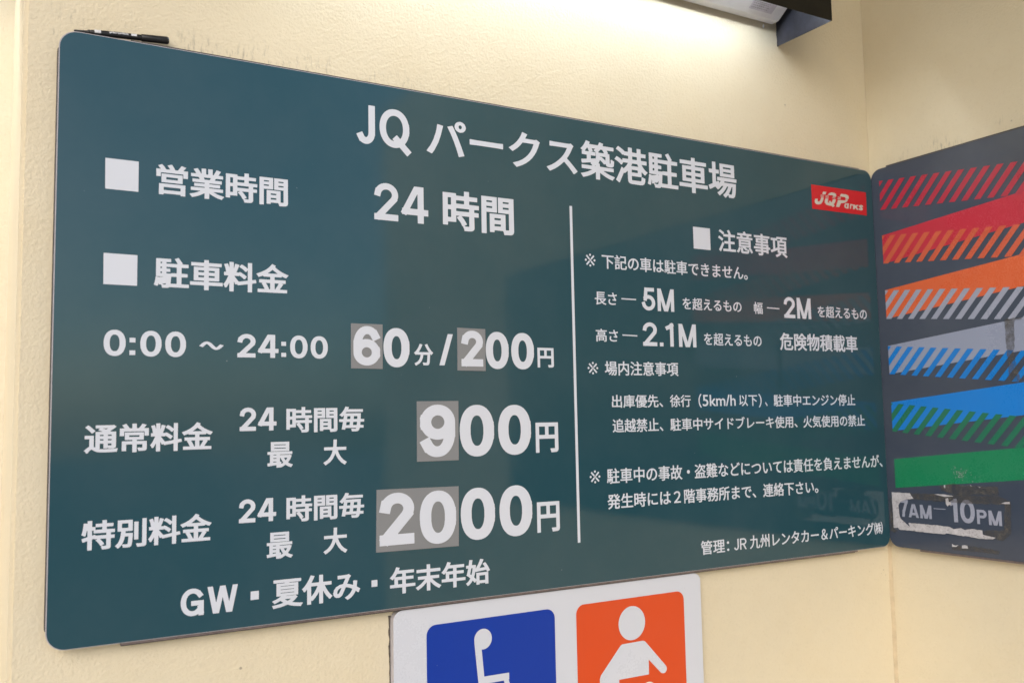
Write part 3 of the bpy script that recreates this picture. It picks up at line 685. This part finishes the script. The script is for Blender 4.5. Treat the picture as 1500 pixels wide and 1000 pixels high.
# ------------------------------------------------------------------ marker pen lying on the board's top edge
pen = thing('marker_pen', 'black marker pen lying along the top left edge of the price board', 'pen', (-1.70, .0105, 2.2102))
def lathe(bm, prof, n=20):
    rings = []
    for x, r_ in prof:
        rings.append([bm.verts.new((x, r_*math.cos(6.28318*i/n), r_*math.sin(6.28318*i/n))) for i in range(n)])
    for p, q in zip(rings, rings[1:]):
        for i in range(n): bm.faces.new([p[i], p[(i+1) % n], q[(i+1) % n], q[i]])
    bm.faces.new(rings[0][::-1]); bm.faces.new(rings[-1])
    for f in bm.faces: f.smooth = len(f.verts) == 4
def penpart(nm, prof, m, parent=pen, extra=None):
    bm = bmesh.new(); lathe(bm, prof)
    if extra: extra(bm)
    me = bpy.data.meshes.new(nm); bmesh.ops.recalc_face_normals(bm, faces=bm.faces); bm.to_mesh(me); bm.free(); me.materials.append(m)
    o = bpy.data.objects.new(nm, me); C.objects.link(o); o.parent = parent
    if parent is not pen: o.matrix_parent_inverse = Matrix.Identity(4)
    return o
pbody = penpart('barrel', [(-.048, .0026), (-.045, .0036), (-.030, .0044), (-.024, .0047), (.026, .0047), (.028, .0043)], M['black'])
penpart('fine_cap', [(-.068, .0010), (-.067, .0015), (-.051, .0022), (-.048, .0033), (-.046, .0036)], M['black'])
def grooves(bm):
    for i in range(5): box(bm, .050+i*.0022, .0510+i*.0022, -.0057, .0057, -.0025, .0025)
penpart('cap', [(.027, .0050), (.028, .0056), (.0645, .0060), (.066, .0056), (.0675, .0048), (.0685, .0020)], M['black'], pen, grooves)
bm = bmesh.new()
for x0, x1, h0, h1 in [(-.040, -.031, -.35, .75), (.012, .020, -.1, .75)] + [(-.019+i*.0021, -.0178+i*.0021+random.uniform(-.0003, .0004), random.uniform(-.1, .2), random.uniform(.5, .8)) for i in range(13)]:
    rr = .0049; n = 4
    lo_ = [bm.verts.new((x0, -rr*math.cos(h0+(h1-h0)*i/n), rr*math.sin(h0+(h1-h0)*i/n))) for i in range(n+1)]
    hi_ = [bm.verts.new((x1, -rr*math.cos(h0+(h1-h0)*i/n), rr*math.sin(h0+(h1-h0)*i/n))) for i in range(n+1)]
    for i in range(n): bm.faces.new([lo_[i], hi_[i], hi_[i+1], lo_[i+1]])
me = bpy.data.meshes.new('print'); bm.to_mesh(me); bm.free(); me.materials.append(M['penprint'])
o = bpy.data.objects.new('printed_marks', me); C.objects.link(o); o.parent = pbody
pen.rotation_euler = (0, R(-4.4), 0)

# ------------------------------------------------------------------ lamps: black steel hoods with fluorescent tubes
def make_lamp(label, XL, XE, WY, ZB, runs, detail=True):
    YF_ = WY-.160; ZT = ZB+.1924; dz = ZB-2.4676; dy = WY-.022
    lamp = thing('wall_lamp', label, 'lamp', ((XL+XE)/2, WY, ZB), 'hooded fluorescent wall lamps')
    obj('front_plate', bxm(XL, XE+.0018, YF_-.0018, YF_, ZB, ZT, bevel=.0004), M['casing'], lamp)
    b = bmesh.new(); n = 14      # the plate end is cut roughly where it meets the stucco
    e0 = [(WY-.0008-random.uniform(0, .0016), ZB+(ZT-ZB)*.35*i/n) for i in range(n+1)]+[(WY-.0008, ZT-.0005)]
    outl = e0+[(YF_+.0003, ZT-.0005), (YF_+.0003, ZB)]
    f = [b.verts.new((XE, y, z)) for y, z in outl]; bk = [b.verts.new((XE+.0016, y, z)) for y, z in outl]
    b.faces.new(f); b.faces.new(bk[::-1])
    for i in range(len(f)): b.faces.new([f[i], bk[i], bk[(i+1) % len(f)], f[(i+1) % len(f)]])
    bmesh.ops.recalc_face_normals(b, faces=b.faces)
    obj('end_plate', b, M['casing_in'], lamp)
    obj('end_plate', bxm(XL, XL+.0016, YF_+.0003, WY-.0008, ZB, ZT-.0005), M['casing_in'], lamp)
    obj('top_plate', bxm(XL+.002, XE-.0005, YF_+.0005, WY-.0005, ZT-.0025, ZT-.0008), M['casing'], lamp)
    prof = [(WY-.001, 2.5200), (WY-.004, 2.5165), (-.003+dy, 2.5165), (-.046+dy, 2.546), (-.050+dy, 2.595), (WY-.001, 2.595)]
    for x0, x1 in runs:
        bm = bmesh.new()
        f = [bm.verts.new((x1, y, z+dz)) for y, z in prof]; bk = [bm.verts.new((x0, y, z+dz)) for y, z in prof]
        bm.faces.new(f); bm.faces.new(bk[::-1])
        for i in range(len(f)): bm.faces.new([f[i], f[(i+1) % len(f)], bk[(i+1) % len(f)], bk[i]])
        bmesh.ops.recalc_face_normals(bm, faces=bm.faces)
        bmesh.ops.bevel(bm, geom=list(bm.edges), offset=.0006, segments=2, affect='EDGES')
        obj('lamp_body', bm, M['lampwhite'], lamp)
        bm = bmesh.new(); n = 20; y_, z_, rr = -.080+dy, 2.570+dz, .0135
        ra = [bm.verts.new((x0+.055, y_+rr*math.cos(6.28318*i/n), z_+rr*math.sin(6.28318*i/n))) for i in range(n)]
        rb = [bm.verts.new((x1-.055, y_+rr*math.cos(6.28318*i/n), z_+rr*math.sin(6.28318*i/n))) for i in range(n)]
        for i in range(n): bm.faces.new([ra[i], ra[(i+1) % n], rb[(i+1) % n], rb[i]])
        bm.faces.new(ra[::-1]); bm.faces.new(rb); bmesh.ops.recalc_face_normals(bm, faces=bm.faces)
        obj('tube', bm, M['tube'], lamp)
        for xx in (x0+.038, x1-.056):
            obj('tube_holder', bxm(xx, xx+.018, -.096+dy, -.048+dy, 2.555+dz, 2.585+dz, bevel=.003), M['lampwhite'], lamp)
    return lamp
lamp = make_lamp('fluorescent wall lamp in a black steel hood above the large price board', -1.80, -.281, WY, 2.4676, [(-1.52, -.297)])
make_lamp('unseen fluorescent lamp added to brighten the recessed wall beyond the outer corner at far left', -3.12, -1.845, .45, 2.472, [(-3.08, -1.862)])  # out of view, added for the bright glow on the recessed wall
# rating label on the lamp body, with fine print lines, and a bead of old paint hanging under it
b = bmesh.new()
def body_pt(x, t): return (x, -.0098-t*.0300, 2.5205+t*.0206)
def strip(b, x0, x1, t0, t1, lift=0):
    vs = [b.verts.new(Vector(body_pt(x, t))+Vector((0, -.56, -.83))*(.0004+lift)) for x, t in ((x0, t0), (x1, t0), (x1, t1), (x0, t1))]; b.faces.new(vs)
strip(b, -.400, -.330, .1, .8); lab = obj('rating_label', b, plain('label_film', (.66, .64, .72), .4), lamp)
b = bmesh.new()
for t in (.22, .36, .50, .62):
    x = -.396
    while x < -.35:
        q = random.uniform(.002, .006); strip(b, x, x+q, t, t+.06, .0002); x += q+.0015
o = obj('label_print', b, plain('faded_print', (.42, .41, .45), .5)); o.parent = lab; o['kind'] = 'stuff'
bm = bmesh.new(); bmesh.ops.create_uvsphere(bm, u_segments=10, v_segments=8, radius=.0022)
for v in bm.verts: v.co = Vector((v.co.x*.8-.3225, v.co.y+WY-.002, v.co.z*2.2+2.5085))
obj('paint_drip', bm, M['lampwhite'], lamp)
